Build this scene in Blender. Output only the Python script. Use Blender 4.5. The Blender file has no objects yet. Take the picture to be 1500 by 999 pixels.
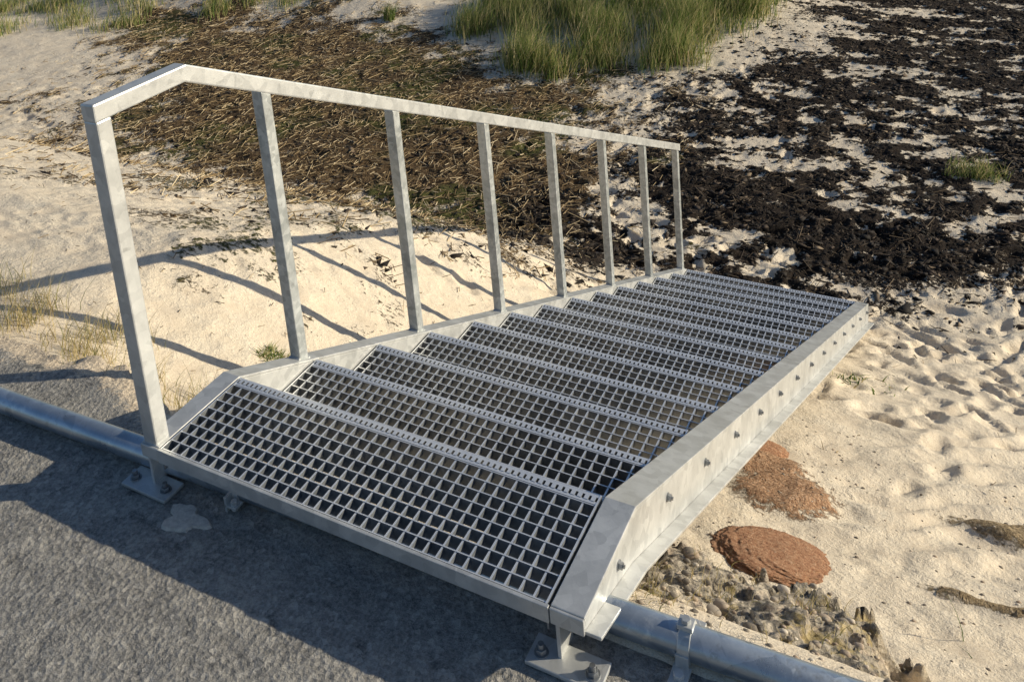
import bpy, math, numpy as np, random
from mathutils import Vector, Matrix
random.seed(5); rng=np.random.default_rng(7)
SC=bpy.context.scene
# ---------------------------------------------------------------- helpers
def link(o,parent=None):
    SC.collection.objects.link(o)
    if parent: o.parent=parent
    return o
class MB:
    def __init__(s): s.v=[];s.f=[]
    def add(s,vs,fs):
        n=len(s.v); s.v+= [tuple(a) for a in vs]; s.f+=[tuple(i+n for i in f) for f in fs]
    def box(s,x0,x1,y0,y1,z0,z1):
        s.add([(x0,y0,z0),(x1,y0,z0),(x1,y1,z0),(x0,y1,z0),(x0,y0,z1),(x1,y0,z1),(x1,y1,z1),(x0,y1,z1)],
              [(0,3,2,1),(4,5,6,7),(0,1,5,4),(1,2,6,5),(2,3,7,6),(3,0,4,7)])
    def band(s,up,lo,x0,x1):   # ribbon between two polylines, as solid
        n=len(up)
        V=[(x0,y,z) for y,z in up]+[(x0,y,z) for y,z in lo]+[(x1,y,z) for y,z in up]+[(x1,y,z) for y,z in lo]
        F=[]
        for i in range(n-1):
            a,b,c,d=i,i+1,n+i+1,n+i
            F.append((a,b,c,d)); F.append((a+2*n,d+2*n,c+2*n,b+2*n))
            F.append((a,a+2*n,b+2*n,b)); F.append((d,c,c+2*n,d+2*n))
        F.append((0,n,3*n,2*n)); F.append((n-1,3*n-1,4*n-1,2*n-1))
        s.add(V,F)
    def cyl(s,p,ax,r,h,n=12,r2=None):
        ax=Vector(ax).normalized(); q=ax.to_track_quat('Z','Y'); p=Vector(p); r2=r if r2 is None else r2
        V=[p+q@Vector((r*math.cos(2*math.pi*i/n),r*math.sin(2*math.pi*i/n),0)) for i in range(n)]
        V+=[p+q@Vector((r2*math.cos(2*math.pi*i/n),r2*math.sin(2*math.pi*i/n),h)) for i in range(n)]
        s.add(V,[tuple(range(n))[::-1],tuple(range(n,2*n))]+[(i,(i+1)%n,(i+1)%n+n,i+n) for i in range(n)])
    def obj(s,name,mat,parent=None,bevel=0,smooth=False):
        m=bpy.data.meshes.new(name); m.from_pydata(s.v,[],s.f)
        import bmesh
        bm=bmesh.new(); bm.from_mesh(m); bmesh.ops.recalc_face_normals(bm,faces=bm.faces); bm.to_mesh(m); bm.free()
        o=bpy.data.objects.new(name,m); m.materials.append(mat)
        if bevel:
            b=o.modifiers.new('b','BEVEL'); b.width=bevel; b.segments=2; b.limit_method='ANGLE'; b.angle_limit=math.radians(50)
        if smooth:
            m.polygons.foreach_set('use_smooth',[True]*len(m.polygons))
        return link(o,parent)
def npmesh(name,V,F,mat,col=None,parent=None,smooth=False):
    m=bpy.data.meshes.new(name)
    V=np.asarray(V,dtype=np.float32); F=np.asarray(F,dtype=np.int32); k=F.shape[1]
    m.vertices.add(len(V)); m.vertices.foreach_set('co',V.ravel())
    m.loops.add(F.size); m.loops.foreach_set('vertex_index',F.ravel())
    m.polygons.add(len(F)); m.polygons.foreach_set('loop_start',np.arange(0,F.size,k,dtype=np.int32))
    m.update(calc_edges=True)
    if smooth: m.polygons.foreach_set('use_smooth',np.ones(len(F),bool))
    if col is not None:
        for cn,arr in col.items():
            a=m.attributes.new(cn,'FLOAT','POINT'); a.data.foreach_set('value',np.asarray(arr,dtype=np.float32).ravel())
    m.materials.append(mat); m.validate()
    return link(bpy.data.objects.new(name,m),parent)
def h2(xi,yi,s):
    xi=xi.astype(np.int64);yi=yi.astype(np.int64)
    h=(xi*374761393+yi*668265263+s*1442695041)&0xffffffff
    h=((h^(h>>13))*1274126177)&0xffffffff
    h=(h^(h>>16))&0xffffffff
    return h/4294967295.0
def vn(x,y,s=0):
    xi=np.floor(x);yi=np.floor(y);fx=x-xi;fy=y-yi
    fx=fx*fx*fx*(fx*(fx*6-15)+10);fy=fy*fy*fy*(fy*(fy*6-15)+10)
    a=h2(xi,yi,s);b=h2(xi+1,yi,s);c=h2(xi,yi+1,s);d=h2(xi+1,yi+1,s)
    return (a+(b-a)*fx)*(1-fy)+(c+(d-c)*fx)*fy
def fbm(x,y,s=0,o=4,g=.5):
    r=0;a=1;t=0;x=np.asarray(x,float);y=np.asarray(y,float)
    for i in range(o):
        xr=x*.8-y*.6;yr=x*.6+y*.8
        r=r+a*vn(x+i*17.3,y-i*9.1,s+i);t+=a;a*=g
        x=xr*2;y=yr*2
    return r/t
def ss(a,b,x):
    t=np.clip((x-a)/(b-a),0,1);return t*t*(3-2*t)
def sdpoly(x,y,P):
    d=np.full(x.shape,1e9);ins=np.zeros(x.shape,bool)
    n=len(P)
    for i in range(n):
        ax,ay=P[i];bx,by=P[(i+1)%n];ex,ey=bx-ax,by-ay
        t=np.clip(((x-ax)*ex+(y-ay)*ey)/(ex*ex+ey*ey),0,1)
        d=np.minimum(d,np.hypot(x-ax-t*ex,y-ay-t*ey))
        c=((ay>y)!=(by>y))&(x<(bx-ax)*(y-ay)/(by-ay+1e-12)+ax); ins^=c
    return np.where(ins,d,-d)
# ---------------------------------------------------------------- node helpers
def mat(name):
    m=bpy.data.materials.new(name);m.use_nodes=True;nt=m.node_tree
    b=nt.nodes['Principled BSDF'];return m,nt,b
def N(nt,t,**k):
    n=nt.nodes.new(t)
    for a,v in k.items():
        if a in n.inputs: n.inputs[a].default_value=v
        else: setattr(n,a,v)
    return n
def L(nt,a,b): nt.links.new(a,b)
def noise(nt,scale,detail=4,rough=.55,co=None,dist=0):
    n=N(nt,'ShaderNodeTexNoise');n.inputs['Scale'].default_value=scale;n.inputs['Detail'].default_value=detail
    n.inputs['Roughness'].default_value=rough;n.inputs['Distortion'].default_value=dist
    if co is not None:L(nt,co,n.inputs['Vector'])
    return n.outputs['Fac']
def ramp(nt,fac,pts,interp='LINEAR'):
    r=N(nt,'ShaderNodeValToRGB');r.color_ramp.interpolation=interp
    e=r.color_ramp.elements
    while len(e)<len(pts):e.new(.5)
    for i,(p,c) in enumerate(pts):
        e[i].position=p;e[i].color=(c if len(c)==4 else (*c,1)) if not isinstance(c,(int,float)) else (c,c,c,1)
    L(nt,fac,r.inputs['Fac']);return r.outputs['Color']
def mix(nt,f,a,b,bt='MIX'):
    m=N(nt,'ShaderNodeMix',data_type='RGBA',blend_type=bt)
    for s,v in((0,f),(6,a),(7,b)):
        if hasattr(v,'node'):L(nt,v,m.inputs[s])
        elif s==0:m.inputs[0].default_value=v
        else:m.inputs[s].default_value=(*v,1) if len(v)==3 else v
    return m.outputs[2]
def math_(nt,op,a,b=None,clamp=False):
    m=N(nt,'ShaderNodeMath',operation=op,use_clamp=clamp)
    for i,v in((0,a),(1,b)):
        if v is None:continue
        if hasattr(v,'node'):L(nt,v,m.inputs[i])
        else:m.inputs[i].default_value=v
    return m.outputs[0]
def MUL(nt,a,b): return math_(nt,'MULTIPLY',a,b)
def ADD(nt,a,b): return math_(nt,'ADD',a,b)
def bump(nt,h,b,strength=.5,dist=.01):
    n=N(nt,'ShaderNodeBump');n.inputs['Strength'].default_value=strength;n.inputs['Distance'].default_value=dist
    L(nt,h,n.inputs['Height']);L(nt,n.outputs[0],b.inputs['Normal'])
def OC(nt): return N(nt,'ShaderNodeTexCoord').outputs['Object']
# ---------------------------------------------------------------- materials
def m_galv(name,c0,c1,metal=.55,rough=.42,sc=38,top=None,stain=.18):
    m,nt,b=mat(name);co=OC(nt)
    v=N(nt,'ShaderNodeTexVoronoi');v.inputs['Scale'].default_value=sc;L(nt,co,v.inputs['Vector'])
    sp=N(nt,'ShaderNodeSeparateColor');L(nt,v.outputs['Color'],sp.inputs[0])
    n1=noise(nt,9,5,.65,co)
    f=ADD(nt,MUL(nt,sp.outputs[0],.25),MUL(nt,n1,.8))
    c=ramp(nt,f,[(.3,c0),(.8,c1)])
    n3=noise(nt,24,5,.75,co)
    c=mix(nt,MUL(nt,ramp(nt,n3,[(.56,0),(.72,1)]),stain*1.3),c,(.86,.85,.80))
    c=mix(nt,MUL(nt,ramp(nt,n3,[(.28,1),(.42,0)]),stain*1.6),c,(.25,.25,.24))
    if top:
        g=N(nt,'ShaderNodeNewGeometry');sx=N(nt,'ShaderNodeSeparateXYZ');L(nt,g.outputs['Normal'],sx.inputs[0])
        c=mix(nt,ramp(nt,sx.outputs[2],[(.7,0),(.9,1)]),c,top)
    L(nt,c,b.inputs['Base Color']);b.inputs['Metallic'].default_value=metal
    L(nt,ramp(nt,f,[(.2,rough-.08),(.9,rough+.12)]),b.inputs['Roughness'])
    bump(nt,n3,b,.22,.003)
    return m
M_galv=m_galv('galvanized_steel',(.48,.485,.475),(.73,.73,.71),metal=.42,rough=.37,stain=.22)
M_post=m_galv('spangled_steel',(.34,.365,.365),(.67,.69,.68),metal=.5,rough=.40,sc=60,stain=.45)
M_grate=m_galv('galvanized_grating',(.20,.215,.235),(.38,.40,.42),metal=.6,rough=.4,top=(.90,.90,.90))  # bar walls coloured dark to paint in shade of openings; tops pale, worn bright
M_pipe=m_galv('galvanized_pipe',(.30,.35,.40),(.58,.63,.68),metal=.75,rough=.30,sc=22,stain=.4)
M_bolt=m_galv('zinc_bolt',(.22,.23,.24),(.42,.43,.44),metal=.8,rough=.4,sc=90)
def m_sand():
    m,nt,b=mat('beach_sand');co=OC(nt)
    A=lambda n:N(nt,'ShaderNodeAttribute',attribute_name=n).outputs['Fac']
    mid=noise(nt,7,6,.7,co);fine=noise(nt,260,3,.8,co);med=noise(nt,38,5,.7,co,.4)
    c=ramp(nt,mid,[(.3,(.62,.50,.365)),(.5,(.77,.655,.50)),(.7,(.85,.75,.60))])
    c=mix(nt,.38,c,ramp(nt,fine,[(.32,(.32,.24,.16)),(.5,(.78,.67,.52)),(.68,(.98,.92,.80))]))
    vo=N(nt,'ShaderNodeTexVoronoi');vo.inputs['Scale'].default_value=26;L(nt,co,vo.inputs['Vector'])
    sp=ramp(nt,vo.outputs['Distance'],[(.06,1),(.13,0)])
    c=mix(nt,MUL(nt,MUL(nt,sp,ramp(nt,mid,[(.46,0),(.58,1)])),.75),c,(.10,.07,.045))
    dm=MUL(nt,math_(nt,'SUBTRACT',med,.5),1.9)
    rm=ramp(nt,ADD(nt,A('reed'),dm),[(.42,0),(.60,1)])
    rc=ramp(nt,noise(nt,75,4,.8,co,.4),[(.3,(.020,.013,.009)),(.47,(.085,.052,.027)),(.6,(.22,.15,.075)),(.75,(.54,.41,.24))])
    rc=mix(nt,ramp(nt,A('moss'),[(.5,0),(.65,.65)]),rc,(.065,.09,.018))
    c=mix(nt,rm,c,rc)
    wm=ramp(nt,ADD(nt,A('wrack'),MUL(nt,dm,1.1)),[(.42,0),(.56,1)])
    wc=ramp(nt,noise(nt,85,4,.8,co),[(.32,(.009,.007,.006)),(.55,(.032,.023,.017)),(.68,(.11,.075,.052)),(.8,(.38,.30,.22))])
    c=mix(nt,wm,c,wc)
    cr=ramp(nt,ADD(nt,A('crust'),MUL(nt,dm,.6)),[(.45,0),(.58,1)])
    nn=noise(nt,110,4,.75,co)
    c1=ramp(nt,nn,[(.33,(.20,.10,.055)),(.52,(.52,.31,.18)),(.7,(.74,.54,.38))])
    c2=ramp(nt,nn,[(.33,(.13,.095,.055)),(.52,(.42,.31,.18)),(.7,(.70,.56,.39))])
    sx=N(nt,'ShaderNodeSeparateXYZ');L(nt,co,sx.inputs[0])
    c=mix(nt,cr,c,mix(nt,math_(nt,'GREATER_THAN',sx.outputs[0],1.45),c1,c2))
    L(nt,c,b.inputs['Base Color']);b.inputs['Roughness'].default_value=.93;b.inputs['Specular IOR Level'].default_value=.2
    tot=math_(nt,'MAXIMUM',math_(nt,'MAXIMUM',rm,wm),cr)
    h=ADD(nt,MUL(nt,fine,.10),MUL(nt,med,ADD(nt,MUL(nt,tot,1.3),ramp(nt,mid,[(.4,.12),(.62,.6)]))))
    bump(nt,h,b,.85,.022)
    return m
M_sand=m_sand()
def m_conc():
    m,nt,b=mat('old_concrete');co=OC(nt)
    n=noise(nt,3.2,7,.75,co);f=noise(nt,110,3,.85,co);md=noise(nt,18,6,.85,co)
    c=ramp(nt,n,[(.32,(.19,.184,.175)),(.5,(.33,.315,.285)),(.68,(.48,.45,.40))])
    v=N(nt,'ShaderNodeTexVoronoi');v.inputs['Scale'].default_value=85;L(nt,co,v.inputs['Vector'])
    sp=N(nt,'ShaderNodeSeparateColor');L(nt,v.outputs['Color'],sp.inputs[0])
    ag=ramp(nt,sp.outputs[0],[(.0,(.07,.07,.068)),(.6,(.25,.235,.215)),(.86,(.36,.335,.30)),(.94,(.70,.65,.58)),(1,(.72,.67,.6))])
    c=mix(nt,.4,c,ag)
    c=mix(nt,.35,c,ramp(nt,f,[(.34,(.03,.03,.03)),(.66,(.68,.63,.56))]))
    c=mix(nt,MUL(nt,ramp(nt,md,[(.53,0),(.64,1)]),.55),c,(.56,.515,.44))
    c=mix(nt,MUL(nt,ramp(nt,md,[(.34,1),(.45,0)]),.7),c,(.05,.05,.05))
    e=N(nt,'ShaderNodeAttribute',attribute_name='edge').outputs['Fac']
    sa=ramp(nt,ADD(nt,e,MUL(nt,math_(nt,'SUBTRACT',md,.5),1.8)),[(.5,0),(.6,1)])
    c=mix(nt,sa,c,ramp(nt,f,[(.3,(.36,.28,.20)),(.6,(.74,.62,.47))]))
    L(nt,c,b.inputs['Base Color']);b.inputs['Roughness'].default_value=.88
    bump(nt,ADD(nt,ADD(nt,MUL(nt,v.outputs['Distance'],.3),md),MUL(nt,f,.25)),b,.9,.014)
    return m
M_conc=m_conc()
def m_rubble():
    m,nt,b=mat('crumbled_concrete');co=OC(nt)
    v=N(nt,'ShaderNodeTexVoronoi');v.inputs['Scale'].default_value=60;L(nt,co,v.inputs['Vector'])
    sp=N(nt,'ShaderNodeSeparateColor');L(nt,v.outputs['Color'],sp.inputs[0])
    c=ramp(nt,sp.outputs[0],[(0,(.15,.12,.09)),(.5,(.40,.34,.26)),(.8,(.60,.52,.41)),(1,(.42,.29,.2))])
    f=noise(nt,60,5,.8,co);g=noise(nt,8,6,.75,co)
    c=mix(nt,.5,c,ramp(nt,f,[(.35,(.07,.058,.045)),(.65,(.74,.65,.52))]))
    c=mix(nt,MUL(nt,ramp(nt,g,[(.55,0),(.62,1)]),.5),c,(.50,.36,.08))
    c=mix(nt,MUL(nt,ramp(nt,g,[(.40,1),(.48,0)]),.85),c,(.78,.66,.50))
    L(nt,c,b.inputs['Base Color']);b.inputs['Roughness'].default_value=.95
    bump(nt,ADD(nt,v.outputs['Distance'],f),b,.9,.014);return m
M_rub=m_rubble()
def m_granite():
    m,nt,b=mat('red_granite');co=OC(nt)
    n=noise(nt,85,5,.85,co)
    c=ramp(nt,n,[(.32,(.14,.06,.03)),(.45,(.48,.22,.11)),(.58,(.66,.37,.21)),(.70,(.85,.63,.44))])
    c=mix(nt,MUL(nt,ramp(nt,noise(nt,13,5,.75,co),[(.5,0),(.66,1)]),.3),c,(.30,.16,.09))
    L(nt,c,b.inputs['Base Color']);b.inputs['Roughness'].default_value=.85
    bump(nt,n,b,.9,.018);return m
M_gran=m_granite()
def m_attr(name,pts,rough=.8,trans=0):
    m,nt,b=mat(name);a=N(nt,'ShaderNodeAttribute',attribute_name='rnd').outputs['Fac']
    c=ramp(nt,a,pts);L(nt,c,b.inputs['Base Color']);b.inputs['Roughness'].default_value=rough
    b.inputs['Specular IOR Level'].default_value=.25
    if trans:
        t=N(nt,'ShaderNodeBsdfTranslucent');L(nt,c,t.inputs['Color']);mx=N(nt,'ShaderNodeMixShader');mx.inputs[0].default_value=trans
        o=nt.nodes['Material Output'];L(nt,b.outputs[0],mx.inputs[1]);L(nt,t.outputs[0],mx.inputs[2]);L(nt,mx.outputs[0],o.inputs['Surface'])
    return m
M_grass=m_attr('marram_blades',[(0,(.07,.12,.025)),(.35,(.19,.26,.065)),(.55,(.32,.36,.12)),(.68,(.56,.47,.22)),(1,(.76,.62,.36))],.6,.35)
M_dry=m_attr('dry_grass_blades',[(0,(.14,.17,.05)),(.3,(.36,.31,.13)),(1,(.68,.54,.31))],.7,.25)
M_straw=m_attr('reed_straw',[(0,(.05,.033,.02)),(.35,(.19,.125,.065)),(.65,(.50,.37,.20)),(1,(.86,.71,.47))],.7)
M_weed=m_attr('dried_seaweed',[(0,(.008,.007,.006)),(.6,(.028,.021,.016)),(.85,(.09,.065,.048)),(1,(.24,.18,.12))],.8)
M_peb=m_attr('beach_pebbles',[(0,(.12,.10,.08)),(.4,(.36,.31,.25)),(.7,(.42,.31,.22)),(1,(.66,.59,.49))],.85)
# ---------------------------------------------------------------- terrain
REED=[(-10.0,8.6),(-7.9,6.0),(-6.0,4.6),(-3.7,3.9),(-2.2,3.4),(-1.3,4.3),(-1.0,5.3),(-1.3,7.0),(-1.7,8.1),(-2.8,8.0),(-4.3,8.2),(-5.3,8.9),(-6.8,9.6),(-8.0,9.2)]
REED2=[(-8,5.0),(-4.8,3.2),(-2.6,2.0),(-1.1,2.0),(-.6,4.0),(-2.0,4.8),(-5,5.6)]
WR=[(-1.7,4.2),(-.4,3.9),(.7,4.5),(1.7,4.8),(4,5.0),(6,13.5),(-1.2,13.5),(-.3,10.2),(-.2,9.2),(-1.0,8.4),(-1.4,7.6),(-1.1,6.0)]
def base(x,y):
    zr=-.12-.36*ss(.16,.55,y)*1.0-.43*np.maximum(0,y-.46)
    zl=-.165-.22*np.maximum(0,y-.3)-.2*np.maximum(0,y-1.3)
    w=ss(.1,1.3,-x)*(1-ss(2.5,5,y)); z=zr*(1-w)+zl*w
    z=-2.07+np.log1p(np.exp(np.clip((z+2.07)/.10,-40,40)))*.10
    z=z+.05*(fbm(x*.8,y*.8,3,3)-.5)*ss(.6,2,y)
    z=z+.42*np.exp(-(((x+2.6)/2.2)**2+((y-10.4)/1.5)**2))+.38*np.exp(-(((x+6.4)/1.3)**2+((y-10.3)/1.4)**2))
    z=z+.5*ss(8.3,10.5,y)*ss(-7.2,-9.5,x)
    return z
def masks(x,y):
    n=fbm(x*1.3,y*1.3,11,5,.65)-.5; n2=fbm(x*5,y*5,23,4,.7)-.5
    d=sdpoly(x,y,REED); d2=sdpoly(x,y,REED2)
    reed=np.maximum(.92*ss(-.9,1.0,d+n*3.0+n2*2.2),.55*ss(-.6,1.0,d2+n*3.2+n2*2.8))
    wd=sdpoly(x,y,WR)
    gap=fbm(x*1.3+3,y*2.4,41,5,.7); g2=fbm(x*5.5,y*8.5,47,4,.75)
    bias=.03*ss(6.8,5.2,y)+.03*ss(9.5,11.5,y)+.012
    wr=ss(-.6,.6,wd+n*1.8)*ss(.41,.57,gap*.5+g2*.5+bias)
    return reed,wr
gx=np.concatenate([-np.geomspace(300,16.5,24),np.arange(-16,-3,.045),np.arange(-3,2.7,.018),np.arange(2.7,6,.06),np.geomspace(6,300,24)])
gy=np.concatenate([-np.geomspace(300,.5,14),np.array([-.1,.02]),np.arange(.08,6.2,.018),np.arange(6.2,13.5,.042),np.geomspace(13.6,400,30)])
X,Y=np.meshgrid(gx,gy)
reed,wr=masks(X,Y)
Z=base(X,Y)
near=ss(.3,.6,Y)
rough_=.5+ss(.42,.6,fbm(X*1.1,Y*1.1,60,3))
Z+= (.028*(fbm(X*5,Y*5,61,4,.55)-.5) + .012*(fbm(X*19,Y*19,62,3,.6)-.5)*rough_)*near
wx=X+.2*(fbm(X*3,Y*3,71,3)-.5); wy=Y+.34*(fbm(X*2.6,Y*2.6,72,4,.6)-.5)
rm=ss(1.05,1.35,X)*ss(.95,1.4,Y)*(1-ss(2.7,3.4,Y))*(.35+.65*ss(.36,.52,fbm(X*2.5,Y*2.5,73,2)))
# asymmetric wind ripples with slip faces on one side
t=((wy*.75-wx*.65)/.155)%1.0
prof=np.where(t<.68,ss(0,.68,t),1-ss(.68,1,t))
Z+= rm*.025*(prof-.5)
lm=ss(-.15,-.5,X)*ss(.7,1.1,Y)*(1-ss(3.2,4.2,Y))*(.3+.7*ss(.4,.6,fbm(X*2,Y*2,75,2)))
ph=(wx*.35+wy)*2*math.pi/.085
Z+= lm*.0038*np.sin(ph)
def stamp(cx,cy,a,L_,W_,dep):
    i0,i1=np.searchsorted(gx,[cx-.3,cx+.3]);j0,j1=np.searchsorted(gy,[cy-.3,cy+.3])
    if i1-i0<3 or j1-j0<3:return
    xx=X[j0:j1,i0:i1]-cx;yy=Y[j0:j1,i0:i1]-cy
    wob=1+.6*(fbm(xx*14+cx*31,yy*14,7,3)-.5)
    u=(xx*math.cos(a)+yy*math.sin(a))/L_*wob;v=(-xx*math.sin(a)+yy*math.cos(a))/W_*wob
    r=u*u+v*v
    Z[j0:j1,i0:i1]+= -dep*np.exp(-r*r*1.1)+dep*.28*np.exp(-((np.sqrt(r)-1.4)/.35)**2)
for k in range(1600):
    x=random.uniform(-1.6,4);y=random.uniform(2.3,8)
    dens=math.exp(-((y-4.2+ .25*x)/1.5)**2)
    if x<-.2: dens*=.55
    if random.random()>dens+.10:continue
    stamp(x,y,random.gauss(.5,.9),random.uniform(.04,.13),random.uniform(.028,.05),random.uniform(.008,.029))
for k in range(700):
    x=random.uniform(-9,-.4);y=random.uniform(1.5,8.5)
    if y<3 and x>-2.5: continue
    stamp(x,y,random.uniform(0,3.1),random.uniform(.04,.13),random.uniform(.03,.07),random.uniform(.008,.026))
for k in range(14):
    stamp(1.45+.07*(k%2)+k*.03,1.75+.27*k,1.4,.09,.04,.022)
Z+= wr*.045*np.abs(fbm(X*9,Y*9,81,5,.7)-.32)*1.3 + reed*.05*fbm(X*9,Y*9,82,4,.7)
crust=np.zeros_like(X)
for (cx,cy,rx,ry) in((1.78,1.62,.20,.08),(1.70,1.08,.15,.03),(1.12,1.42,.16,.16),(1.02,1.60,.14,.12),(1.95,1.45,.12,.06)):
    crust=np.maximum(crust,np.exp(-(((X-cx)/rx)**2+((Y-cy)/ry)**2)*.8))
Z+= .022*ss(.3,.75,crust)*(.5+fbm(X*18,Y*18,90,3))
Z=np.where(Y<.06,-1.1,Z)
ny,nx=X.shape
idx=np.arange(nx*ny).reshape(ny,nx)
F=np.stack([idx[:-1,:-1],idx[:-1,1:],idx[1:,1:],idx[1:,:-1]],-1).reshape(-1,4)
moss=fbm(X*1.5,Y*1.5,77,3)
npmesh('ground',np.stack([X,Y,Z],-1).reshape(-1,3),F,M_sand,{'reed':reed,'wrack':wr,'crust':crust,'moss':moss},smooth=True)
def GZ(x,y):
    x=np.asarray(x,float);y=np.asarray(y,float)
    i=np.clip(np.searchsorted(gx,x)-1,0,nx-2);j=np.clip(np.searchsorted(gy,y)-1,0,ny-2)
    fx=(x-gx[i])/(gx[i+1]-gx[i]);fy=(y-gy[j])/(gy[j+1]-gy[j])
    return (Z[j,i]*(1-fx)+Z[j,i+1]*fx)*(1-fy)+(Z[j+1,i]*(1-fx)+Z[j+1,i+1]*fx)*fy
# ---------------------------------------------------------------- quay
qx=np.concatenate([-np.geomspace(40,3.1,16),np.arange(-3,3,.016),np.geomspace(3,40,16)])
qt=np.concatenate([np.linspace(0,.25,20),np.linspace(.265,1.2,56),np.geomspace(1.25,14,14)])
QX,QT=np.meshgrid(qx,qt)
edge=.17+.11*ss(-.15,-.4,QX)+.10*(fbm(QX*4,QX*0,5,5,.65)-.5)*2*ss(.0,-.4,QX)+.03*(fbm(QX*9,QX*0,5,4,.6)-.5)
QY=edge-QT
QZ=-.12+.006*(fbm(QX*9,QY*9,6,4)-.5)+.0045*(fbm(QX*36,QY*36,8,3,.6)-.5)
fr=(1-ss(0,.10,QT))
QZ=QZ-fr*(.045*fbm(QX*16,QY*16,9,4,.65)+.002)
V=np.stack([QX,QY,QZ],-1).reshape(-1,3)
wall=np.stack([qx,edge[0]+.01,np.full(len(qx),-1.0)],-1)
n=len(qx);m_=len(qt);idx=np.arange(n*m_).reshape(m_,n)
F=np.stack([idx[:-1,:-1],idx[1:,:-1],idx[1:,1:],idx[:-1,1:]],-1).reshape(-1,4)
wi=np.arange(n)+n*m_
F2=np.stack([idx[0,:-1],idx[0,1:],wi[1:],wi[:-1]],-1)
ea=np.concatenate([((1-ss(0,.24,QT))*.8*ss(.1,-.2,QX)).ravel(),np.zeros(n)])
npmesh('concrete_quay',np.vstack([V,wall]),np.vstack([F,F2]),M_conc,{'edge':ea},smooth=True)
mb=MB();pc=[]
for k in range(40):
    a=k/40*2*math.pi;r=1+.25*math.sin(3*a+1)+.15*math.sin(5*a)+random.uniform(-.08,.08);pc.append((.105+.05*r*math.cos(a),-.045+.032*r*math.sin(a)))
mb.add([(x,y,-.1145) for x,y in pc]+[(x+ (x-.105)*.12,y+(y+.045)*.12,-.123) for x,y in pc],[tuple(range(40))]+[(k,k+40,(k+1)%40+40,(k+1)%40) for k in range(40)])
mm,nt,b=mat('dried_mortar');co=OC(nt);nn=noise(nt,70,5,.75,co);L(nt,ramp(nt,nn,[(.3,(.45,.40,.35)),(.7,(.78,.71,.61))]),b.inputs['Base Color']);b.inputs['Roughness'].default_value=.9
bump(nt,nn,b,.6,.006)
mb.obj('mortar_patch',mm)
# ---------------------------------------------------------------- staircase
TH=math.radians(25.557);ct,st=math.cos(TH),math.sin(TH);A0=.277;LL=4.22
root=bpy.data.objects.new('metal_staircase',None);link(root)
def line_up(dz,ex=0): return [(0,-dz),(A0,-dz),(A0+LL*ct,-LL*st-dz)]
def lower(d): return [(0,-.036-d),(A0-.035,-.112-d),(A0+LL*ct,-LL*st-.128-d)]
def stringer(name,xi,sg,wd,out):
    mb=MB()
    def rb(up,lo,a,b_): mb.band(up,lo,min(a,b_),max(a,b_))
    xo=xi+sg*wd
    rb(line_up(0),line_up(.008),xi,xo)
    rb(line_up(.0082),lower(-.0085),xo-sg*.008,xo-sg*.001)
    rb(line_up(.0082),lower(-.0085),xi+sg*.001,xi+sg*.007)
    rb([(y,z+.008) for y,z in lower(0)],lower(0),xi,xo+sg*out)
    mb.box(min(xi,xo),max(xi,xo),-.007,-.0005,-.034,-.001)
    return mb.obj(name,M_galv,root,.0018)
stringer('right_stringer',1.0,1,.066,.030)
stringer('left_stringer',0.0,-1,.055,.0)
mb=MB();T=.042;xc=-.030;x0,x1=xc-T/2,xc+T/2
hr=.85
top=[(0,hr),(A0,hr),(A0+LL*ct+.01,hr-LL*st)]
tl=math.tan(TH/2)*T
lowr=[(0,hr-T),(A0-tl,hr-T),(A0+LL*ct+.01,hr-LL*st-T/ct)]
mb.band(top,lowr,x0,x1)
mb.obj('handrail',M_galv,root,.004)
mb=MB();mb.box(x0,x1,.0015,T+.001,-.02,hr-T+.001)
mb.obj('front_post',M_galv,root,.004)
for j in range(7):
    s=.289+.649*j;y=A0+s*ct;z=-s*st
    mb=MB();h=.036
    zt=hr+z-T/ct+.002
    mb.add([(xc+dx,y+dy,zz) for dx,dy,zz in((-h/2,-h/2,z+h/2*.478-.004),(h/2,-h/2,z+h/2*.478-.004),(h/2,h/2,z-h/2*.478-.004),(-h/2,h/2,z-h/2*.478-.004),
       (-h/2,-h/2,zt+h/2*.478),(h/2,-h/2,zt+h/2*.478),(h/2,h/2,zt-h/2*.478),(-h/2,h/2,zt-h/2*.478))],[(0,3,2,1),(4,5,6,7),(0,1,5,4),(1,2,6,5),(2,3,7,6),(3,0,4,7)])
    mb.obj('post_%d'%(j+2),M_post,root,.003)
mb=MB()
for j in range(7):
    s=.289+.649*j;y=A0+s*ct;z=-s*st
    for dy in(-.02,.02): mb.cyl((xc-.018,y+dy,z-dy*.478+.001),(1,0,0),.004,.036,8)
mb.obj('weld_beads',M_galv,root)
def grating(mb,y0,y1,z,nose=True,x0=.006,x1=.994):
    P=.0300;d=.030
    yb=y1-.028 if nose else y1
    nr=max(2,round((yb-y0)/P))
    for k in range(nr+1):
        y=y0+(yb-y0)*k/nr; mb.box(x0,x1,y-.0014,y+.0014,z-d,z)
    nc=round((x1-x0)/P)
    for k in range(nc+1):
        x=x0+(x1-x0)*k/nc
        if k in(0,nc):
            xx=x+(.002 if k==0 else -.002); mb.box(xx-.002,xx+.002,y0-.004,y1+.001,z-.055,z+.0015)
        else: mb.box(x-.0021,x+.0021,y0,yb,z-.016,z-.0010)
    if nose:
        mb.box(x0+.004,x1-.004,yb+.002,yb+.009,z-.003,z+.0008)
        mb.box(x0+.004,x1-.004,y1-.007,y1,z-.032,z+.0008)
        n=nc*2
        for k in range(n):
            x=x0+.006+(x1-x0-.012)*(k+.5)/n; mb.box(x-.0045,x+.0045,yb+.0085,y1-.0065,z-.003,z+.0018)
TS=3.807/13
mb=MB();grating(mb,.003,A0-.002,-.001)
mb.obj('landing_grating',M_grate,root)
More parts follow.
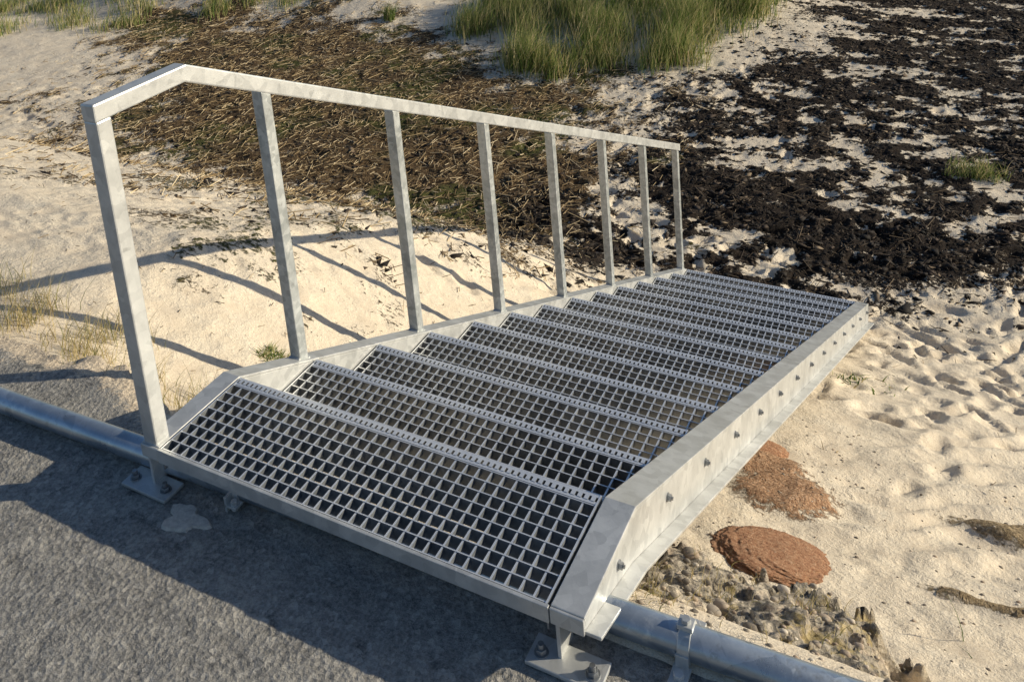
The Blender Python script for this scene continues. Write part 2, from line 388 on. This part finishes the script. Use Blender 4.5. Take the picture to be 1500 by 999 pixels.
mb=MB();mb.box(.002,.998,-.0085,-.0005,-.034,.0005);mb.obj('landing_front_bar',M_galv,root,.001)
for k in range(1,14):
    y1=A0+k*TS-.002;z=-k*TS*math.tan(TH)-.002
    mb=MB();grating(mb,y1-.268,y1,z)
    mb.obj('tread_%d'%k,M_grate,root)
mb=MB()
for k in range(0,14):
    if k: y=A0+k*TS-.10; z=-(k*TS-.10)*math.tan(TH)-.045
    else: y=.17;z=-.042
    for xw,sg in((1.065,1),(-.054,-1)):
        mb.cyl((xw,y,z),(sg,0,0),.010,.002,16);mb.cyl((xw+sg*.002,y,z),(sg,0,0),.0078,.007,6)
        mb.cyl((xw+sg*.009,y,z),(sg,0,0),.004,.004,10)
mb.obj('stringer_bolts',M_bolt,root)
for nm,xa,pl in(('right',1.012,(.955,1.10)),('left',-.036,(-.115,.03))):
    mb=MB();mb.box(xa-.004,xa+.004,-.004,.05,-.112,-.012 if nm=='left' else -.036)
    mb.box(pl[0],pl[1],-.035,.028,-.1165,-.108)
    mb.obj(nm+'_foot',M_galv,root,.0015)
    mb=MB()
    for xx in(pl[0]+.022,pl[1]-.022):
        mb.cyl((xx,-.008,-.108),(0,0,1),.014,.002,18);mb.cyl((xx,-.008,-.106),(0,0,1),.0105,.009,6);mb.cyl((xx,-.008,-.097),(0,0,1),.006,.010,12)
    mb.obj(nm+'_foot_bolts',M_bolt,root,.0008)
for nm,xa in(('right',1.035),('left',-.03)):
    y=A0+(LL-.12)*ct;z=-(LL-.12)*st
    mb=MB();mb.box(xa-.02,xa+.02,y-.025,y+.025,-2.22,z-.12);mb.obj(nm+'_rear_leg',M_galv,root,.002)
# ---------------------------------------------------------------- pipe
pp=bpy.data.objects.new('steel_pipe',None);link(pp)
P0=Vector((-6,-.20,-.088));P1=Vector((5,.27,-.088))
mb=MB();mb.cyl(P0,P1-P0,.030,(P1-P0).length,40);mb.obj('tube',M_pipe,pp,0,True)
def pipe_at(x): t=(x-P0.x)/(P1.x-P0.x);return P0.lerp(P1,t)
for cxp,big in((1.215,1),(.19,0)):
    c=pipe_at(cxp);mb=MB();dr=(P1-P0).normalized()
    w=.022 if big else .016
    mb.cyl(c-dr*w/2,dr,.0345,w,32)
    if big:
        mb.box(cxp-.016,cxp+.016,c.y-.075,c.y-.03,-.118,-.110);mb.box(cxp-.016,cxp+.016,c.y+.03,c.y+.07,-.118,-.110)
        mb.box(cxp-.012,cxp+.012,c.y-.037,c.y-.031,-.118,-.085)
        mb.cyl((cxp,c.y-.055,-.110),(0,0,1),.010,.009,6);mb.cyl((cxp,c.y+.052,-.110),(0,0,1),.010,.009,6)
        mb.box(cxp-.014,cxp+.014,c.y-.012,c.y+.012,c.z+.032,c.z+.042);mb.cyl((cxp,c.y,c.z+.042),(0,0,1),.009,.008,6)
    else:
        mb.box(cxp-.012,cxp+.022,c.y-.055,c.y-.03,-.105,-.099);mb.box(cxp-.012,cxp-.006,c.y-.055,c.y-.03,-.118,-.080);mb.cyl((cxp+.01,c.y-.045,-.112),(0,0,1),.008,.024,6)
    mb.obj('clamp_%d'%(1 if big else 2),M_galv,pp,.001)
# ---------------------------------------------------------------- rubble
rx=np.arange(.55,1.72,.007);ry=np.arange(.10,.80,.007);RX,RY=np.meshgrid(rx,ry)
ey=.50+.05*ss(1.1,1.5,RX)+.14*(fbm(RX*6,RY*6,101,5,.7)-.5)*2
inside=ss(-.01,.06,ey-RY)*ss(1.60,1.50,RX+.25*(fbm(RY*8,RX*5,102,4,.7)-.5)+.12*ss(.35,.1,RY))*ss(.55,.66,RX)
lump=fbm(RX*7,RY*7,103,4,.6)
hh=-.140-.36*np.maximum(0,RY-.19)-.05*lump+.06*np.round(fbm(RX*9,RY*9,109,3)*4)/4+.040*(fbm(RX*22,RY*22,104,5,.75)-.5)-.03
gz=GZ(RX,RY)-.03
RZ=gz*(1-inside)+np.maximum(hh,gz)*inside
n_=len(rx);m_=len(ry);idx=np.arange(n_*m_).reshape(m_,n_)
F=np.stack([idx[:-1,:-1],idx[:-1,1:],idx[1:,1:],idx[1:,:-1]],-1).reshape(-1,4)
npmesh('broken_concrete',np.stack([RX,RY,RZ],-1).reshape(-1,3),F,M_rub,smooth=True)
def RZat(x,y):
    i=int(np.clip((x-.55)/.007,0,n_-1));j=int(np.clip((y-.1)/.007,0,m_-1));return max(RZ[j,i],float(GZ(x,y)))
def ico(sub):
    import bmesh
    bm=bmesh.new();bmesh.ops.create_icosphere(bm,subdivisions=sub,radius=1)
    V=np.array([v.co[:] for v in bm.verts]);F=np.array([[v.index for v in f.verts] for f in bm.faces]);bm.free();return V,F
def n3(V,s,f): return (fbm(V[:,0]*f+V[:,2]*1.7*f,V[:,1]*f-V[:,2]*f*.9,s,4,.55)-.5)
def boulder(x,y,sx,sy,sz,sink,rot,seed,name='boulder'):
    V,F=ico(6);d=1+.16*n3(V+3,seed,1.6)+.14*n3(V+5,seed+4,6)+.08*n3(V,seed+9,22)
    V=V*d[:,None]*np.array([sx,sy,sz]);c,s=math.cos(rot),math.sin(rot)
    gxs=float(GZ(x+.15,y)-GZ(x-.15,y))/.3;gys=float(GZ(x,y+.15)-GZ(x,y-.15))/.3
    V=np.stack([V[:,0]*c-V[:,1]*s,V[:,0]*s+V[:,1]*c,V[:,2]],-1)
    V[:,2]+=V[:,0]*gxs+V[:,1]*gys
    V=V+np.array([x,y,float(GZ(x,y))-sink])
    return npmesh(name,V,F,M_gran,smooth=True)
boulder(1.175,.985,.165,.165,.036,.010,.1,3)
boulder(.95,1.74,.13,.12,.035,.008,.3,8)
V1,F1=ico(2);vs=[];fs=[];rn=[];c=0
for k in range(600):
    if k<320:
        x=random.uniform(.75,1.55);y=random.uniform(.17,.60);z=RZat(x,y);r=random.uniform(.002,.007)*(2.2 if random.random()<.07 else 1)
    else:
        x=random.choice([random.gauss(1.15,.2),random.gauss(1.7,.25)]);y=random.uniform(.7,2.2);z=float(GZ(x,y));r=random.uniform(.0015,.005)
    d=1+.9*n3(V1+random.uniform(0,50),k,1.6)
    vs.append(V1*d[:,None]*r*np.array([1.3,.9,.7])+np.array([x,y,z+r*.15]));fs.append(F1+c);c+=len(V1);rn.append(np.full(len(V1),random.random()))
for (x,y,r) in((.93,.45,.024),(.99,.50,.014),(1.27,.48,.016),(1.12,.44,.015),(1.4,.40,.014)):
    d=1+.7*n3(V1+random.uniform(0,50),int(x*100),1.6)
    vs.append(V1*d[:,None]*r*np.array([1.2,.9,.7])+np.array([x,y,RZat(x,y)+r*.2]));fs.append(F1+c);c+=len(V1);rn.append(np.full(len(V1),random.random()*.6))
npmesh('pebbles',np.vstack(vs),np.vstack(fs),M_peb,{'rnd':np.concatenate(rn)},smooth=True)
# ---------------------------------------------------------------- grass
def blades(name,x,y,h,w,m,lean=.5,z=None,green=.5,wind=(0.2,0.1)):
    n=len(x);z=GZ(x,y)-.01 if z is None else z
    a=rng.uniform(0,2*math.pi,n);dx=np.cos(a)*lean+wind[0];dy=np.sin(a)*lean+wind[1]
    k=rng.uniform(.3,1.3,n);px=-np.sin(a+1);py=np.cos(a+1)
    S=5;V=np.zeros((n,S,2,3));ts=np.linspace(0,1,S)
    for i,t in enumerate(ts):
        cx=x+dx*h*k*(t**1.8);cy=y+dy*h*k*(t**1.8);cz=z+h*(t-.35*k*lean*t**2.4)
        ww=w*(1-t**1.5*.92)/2
        V[:,i,0]=np.stack([cx-px*ww,cy-py*ww,cz],-1);V[:,i,1]=np.stack([cx+px*ww,cy+py*ww,cz],-1)
    b=np.arange(n)[:,None]*S*2+np.arange(S-1)[None,:]*2
    F=np.stack([b,b+1,b+3,b+2],-1).reshape(-1,4)
    r=np.clip(rng.normal(1-green,.28,n),0,1)
    return npmesh(name,V.reshape(-1,3),F,m,{'rnd':np.repeat(r,S*2)})
def scatter(n,fx,fy,cl=0,cr=.1):
    if cl:
        c=rng.integers(0,cl,n);cx=rng.uniform(*fx,cl);cy=rng.uniform(*fy,cl)
        return cx[c]+rng.normal(0,cr,n),cy[c]+rng.normal(0,cr,n)
    return rng.uniform(*fx,n),rng.uniform(*fy,n)
def tuft_area(name,poly,n,cl,cr,h,w,green):
    P=np.array(poly);cx=rng.uniform(P[:,0].min(),P[:,0].max(),cl*6);cy=rng.uniform(P[:,1].min(),P[:,1].max(),cl*6)
    k=sdpoly(cx,cy,poly)>0;cx=cx[k][:cl];cy=cy[k][:cl];cl=len(cx)
    c=rng.integers(0,cl,n);hs=rng.uniform(.5,1.25,cl)
    x=cx[c]+rng.normal(0,cr,n);y=cy[c]+rng.normal(0,cr,n)
    blades(name,x,y,h*hs[c]*rng.uniform(.4,1.15,n),w,M_grass,.45,green=green)
tuft_area('marram_grass',[(-4.4,8.8),(-3.3,8.0),(-2.3,7.6),(-1.3,8.4),(-.7,9.4),(-.8,12.2),(-3.5,12.2),(-4.9,11.0)],30000,180,.12,.44,.0085,.52)
tuft_area('marram_grass',[(-15,7.2),(-12.6,6.9),(-10.6,7.5),(-9.3,8.5),(-7.3,9.5),(-6.7,10.6),(-8,13),(-17,13)],22000,230,.13,.30,.0095,.5)
x,y=scatter(140,(-5.6,-5.45),(8.9,9.05));blades('marram_grass',x,y,rng.uniform(.1,.32,140),.008,M_grass,.4,green=.75)
x,y=scatter(500,(1.35,1.75),(6.4,6.7),14,.03);blades('beach_grass',x,y,rng.uniform(.05,.16,500),.005,M_grass,.6,green=.5)
x,y=scatter(1300,(-1.5,-.38),(.29,.62),44,.035);blades('dry_grass',x,y,rng.uniform(.04,.16,1300),.0024,M_dry,.55)
x,y=scatter(90,(-.45,-.1),(1.0,1.7),8,.02);blades('dry_grass',x,y,rng.uniform(.05,.15,90),.0018,M_dry,.6)
x,y=scatter(220,(-.63,-.53),(.93,1.03));blades('beach_weed',x,y,rng.uniform(.02,.055,220),.006,M_grass,.9,green=.6)
x,y=scatter(60,(1.05,1.3),(2.9,3.15),7,.03);blades('beach_seedlings',x,y,rng.uniform(.02,.06,60),.010,M_grass,.9,green=.8)
x,y=scatter(260,(.95,1.5),(.20,.50),18,.022);blades('dry_grass',x,y,rng.uniform(.02,.06,260),.0018,M_dry,.8,z=np.array([RZat(a,b_) for a,b_ in zip(x,y)]))
x=np.array([1.64,1.66]);y=np.array([.86,.8]);blades('grass_blade',x,y,np.array([.16,.05]),.003,M_grass,.5,green=.9,wind=(-.3,.1))
# ---------------------------------------------------------------- litter
def sticks(name,x,y,l,r,m,dark=.5,tilt=.12,sd=.25):
    n=len(x);z=GZ(x,y)+r*1.2+rng.uniform(0,.012,n);a=rng.uniform(0,math.pi,n)
    d=np.stack([np.cos(a),np.sin(a),rng.normal(0,tilt,n)],-1);p=np.stack([-np.sin(a),np.cos(a),np.zeros(n)],-1)
    c=np.stack([x,y,z],-1);V=np.zeros((n,2,3,3))
    for e,s in((0,-.5),(1,.5)):
        for q,(u,v) in enumerate(((1,0),(-.5,.87),(-.5,-.87))):
            V[:,e,q]=c+d*(l*s)[:,None]+p*(r*u)[:,None]+np.array([0,0,1])*(r*v)[:,None]
    b=np.arange(n)[:,None]*6+np.array([[0]])
    F=np.stack([np.stack([b[:,0]+i,b[:,0]+(i+1)%3,b[:,0]+3+(i+1)%3,b[:,0]+3+i],-1) for i in range(3)],1).reshape(-1,4)
    return npmesh(name,V.reshape(-1,3),F,m,{'rnd':np.repeat(np.clip(rng.normal(dark,sd,n),0,1),6)})
def sample(n,fx,fy,fn):
    x=rng.uniform(*fx,n);y=rng.uniform(*fy,n);p=fn(x,y);k=rng.uniform(0,1,n)<p;return x[k],y[k]
x,y=sample(85000,(-10,-.6),(1.8,10),lambda x,y:masks(x,y)[0]*.5+.014)
sticks('reed_litter',x,y,rng.gamma(2,.035,len(x))+.015,rng.uniform(.0012,.0040,len(x)),M_straw,.62)
def flakes(name,x,y,s,m,dk=.4):
    n=len(x);O=np.array([[1,0,0],[-1,0,0],[0,1,0],[0,-1,0],[0,0,1],[0,0,-1]],float)
    FO=np.array([[0,2,4],[2,1,4],[1,3,4],[3,0,4],[2,0,5],[1,2,5],[3,1,5],[0,3,5]])
    V=O[None]*(s[:,None,None])*rng.uniform(.2,1.9,(n,6,1))+rng.normal(0,1,(n,6,3))*s[:,None,None]*.45
    V[:,:,0]*=1.7;V[:,:,2]*=.32
    a=rng.uniform(0,6.28,n);c,q=np.cos(a)[:,None],np.sin(a)[:,None];vx=V[:,:,0]*c-V[:,:,1]*q;vy=V[:,:,0]*q+V[:,:,1]*c
    z=GZ(x,y);V=np.stack([vx+x[:,None],vy+y[:,None],V[:,:,2]+(z+s*.10)[:,None]],-1)
    F=(FO[None]+(np.arange(n)*6)[:,None,None]).reshape(-1,3)
    return npmesh(name,V.reshape(-1,3),F,m,{'rnd':np.repeat(np.clip(rng.normal(dk,.25,n),0,1),6)})
x,y=sample(190000,(-1.8,4),(3.3,13),lambda x,y:masks(x,y)[1]**1.2*.5*(.3+ss(.4,.6,fbm(x*6,y*6,300,3)))+.025*(sdpoly(x,y,WR)>-.8))
flakes('seaweed',x,y,np.minimum(rng.gamma(1.6,.0045,len(x))+.0025,.022),M_weed,.5)
x,y=sample(40000,(-1.8,4),(3.3,13),lambda x,y:masks(x,y)[1]*.5+.04*(sdpoly(x,y,WR)>-1))
sticks('seaweed_strands',x,y,rng.gamma(2,.03,len(x))+.01,rng.uniform(.001,.003,len(x)),M_weed,.75)
x,y=sample(34000,(-9,-.6),(1.8,9),lambda x,y:masks(x,y)[0]*.5+.008)
flakes('seaweed',x,y,np.minimum(rng.gamma(1.6,.005,len(x))+.003,.02),M_weed,.65)
x,y=sample(5200,(-3.5,3),(.6,6),lambda x,y:.35*(fbm(x*2,y*2,200,3)>.5)+.1*(x<0))
k=(x<-.1)|((x>1.15)&(y>1.9))|(y>4.3);x,y=x[k],y[k]
sticks('beach_twigs',x,y,rng.gamma(2,.010,len(x))+.006,rng.uniform(.0008,.0020,len(x)),M_straw,.3)
# ---------------------------------------------------------------- light / world / camera
EL=math.radians(19.5);AZ=math.radians(29)
sv=Vector((math.cos(EL)*math.cos(AZ),math.cos(EL)*math.sin(AZ),math.sin(EL)))
sl=bpy.data.lights.new('sun','SUN');sl.energy=5;sl.angle=math.radians(.5);sl.color=(1,.90,.70)
so=bpy.data.objects.new('sun',sl);so.rotation_euler=(-sv).to_track_quat('-Z','Y').to_euler();link(so)
w=bpy.data.worlds.new('World');SC.world=w;w.use_nodes=True;nt=w.node_tree;nt.nodes.clear()
sky=nt.nodes.new('ShaderNodeTexSky');sky.sky_type='NISHITA';sky.sun_disc=False;sky.sun_elevation=EL;sky.sun_rotation=math.atan2(sv.x,sv.y);sky.ozone_density=4
bg=nt.nodes.new('ShaderNodeBackground');bg.inputs[1].default_value=.09;ou=nt.nodes.new('ShaderNodeOutputWorld')
nt.links.new(sky.outputs[0],bg.inputs[0]);nt.links.new(bg.outputs[0],ou.inputs[0])
cd=bpy.data.cameras.new('camera');cam=bpy.data.objects.new('camera',cd);link(cam);SC.camera=cam
cd.sensor_width=36;cd.lens=36*1381.927/1500;cd.shift_x=91.35/1500;cd.shift_y=-555.9/1500;cd.clip_end=2000;cd.clip_start=.05
R=Matrix.Rotation(math.radians(31.0),4,'Z')@Matrix.Rotation(math.radians(77.726),4,'X')@Matrix.Rotation(math.radians(-5.627),4,'Z')
cam.matrix_world=Matrix.Translation((2.007/1.2,-1.25,1.814/1.2))@R
SC.view_settings.view_transform='Standard';SC.view_settings.look='None';SC.view_settings.exposure=0
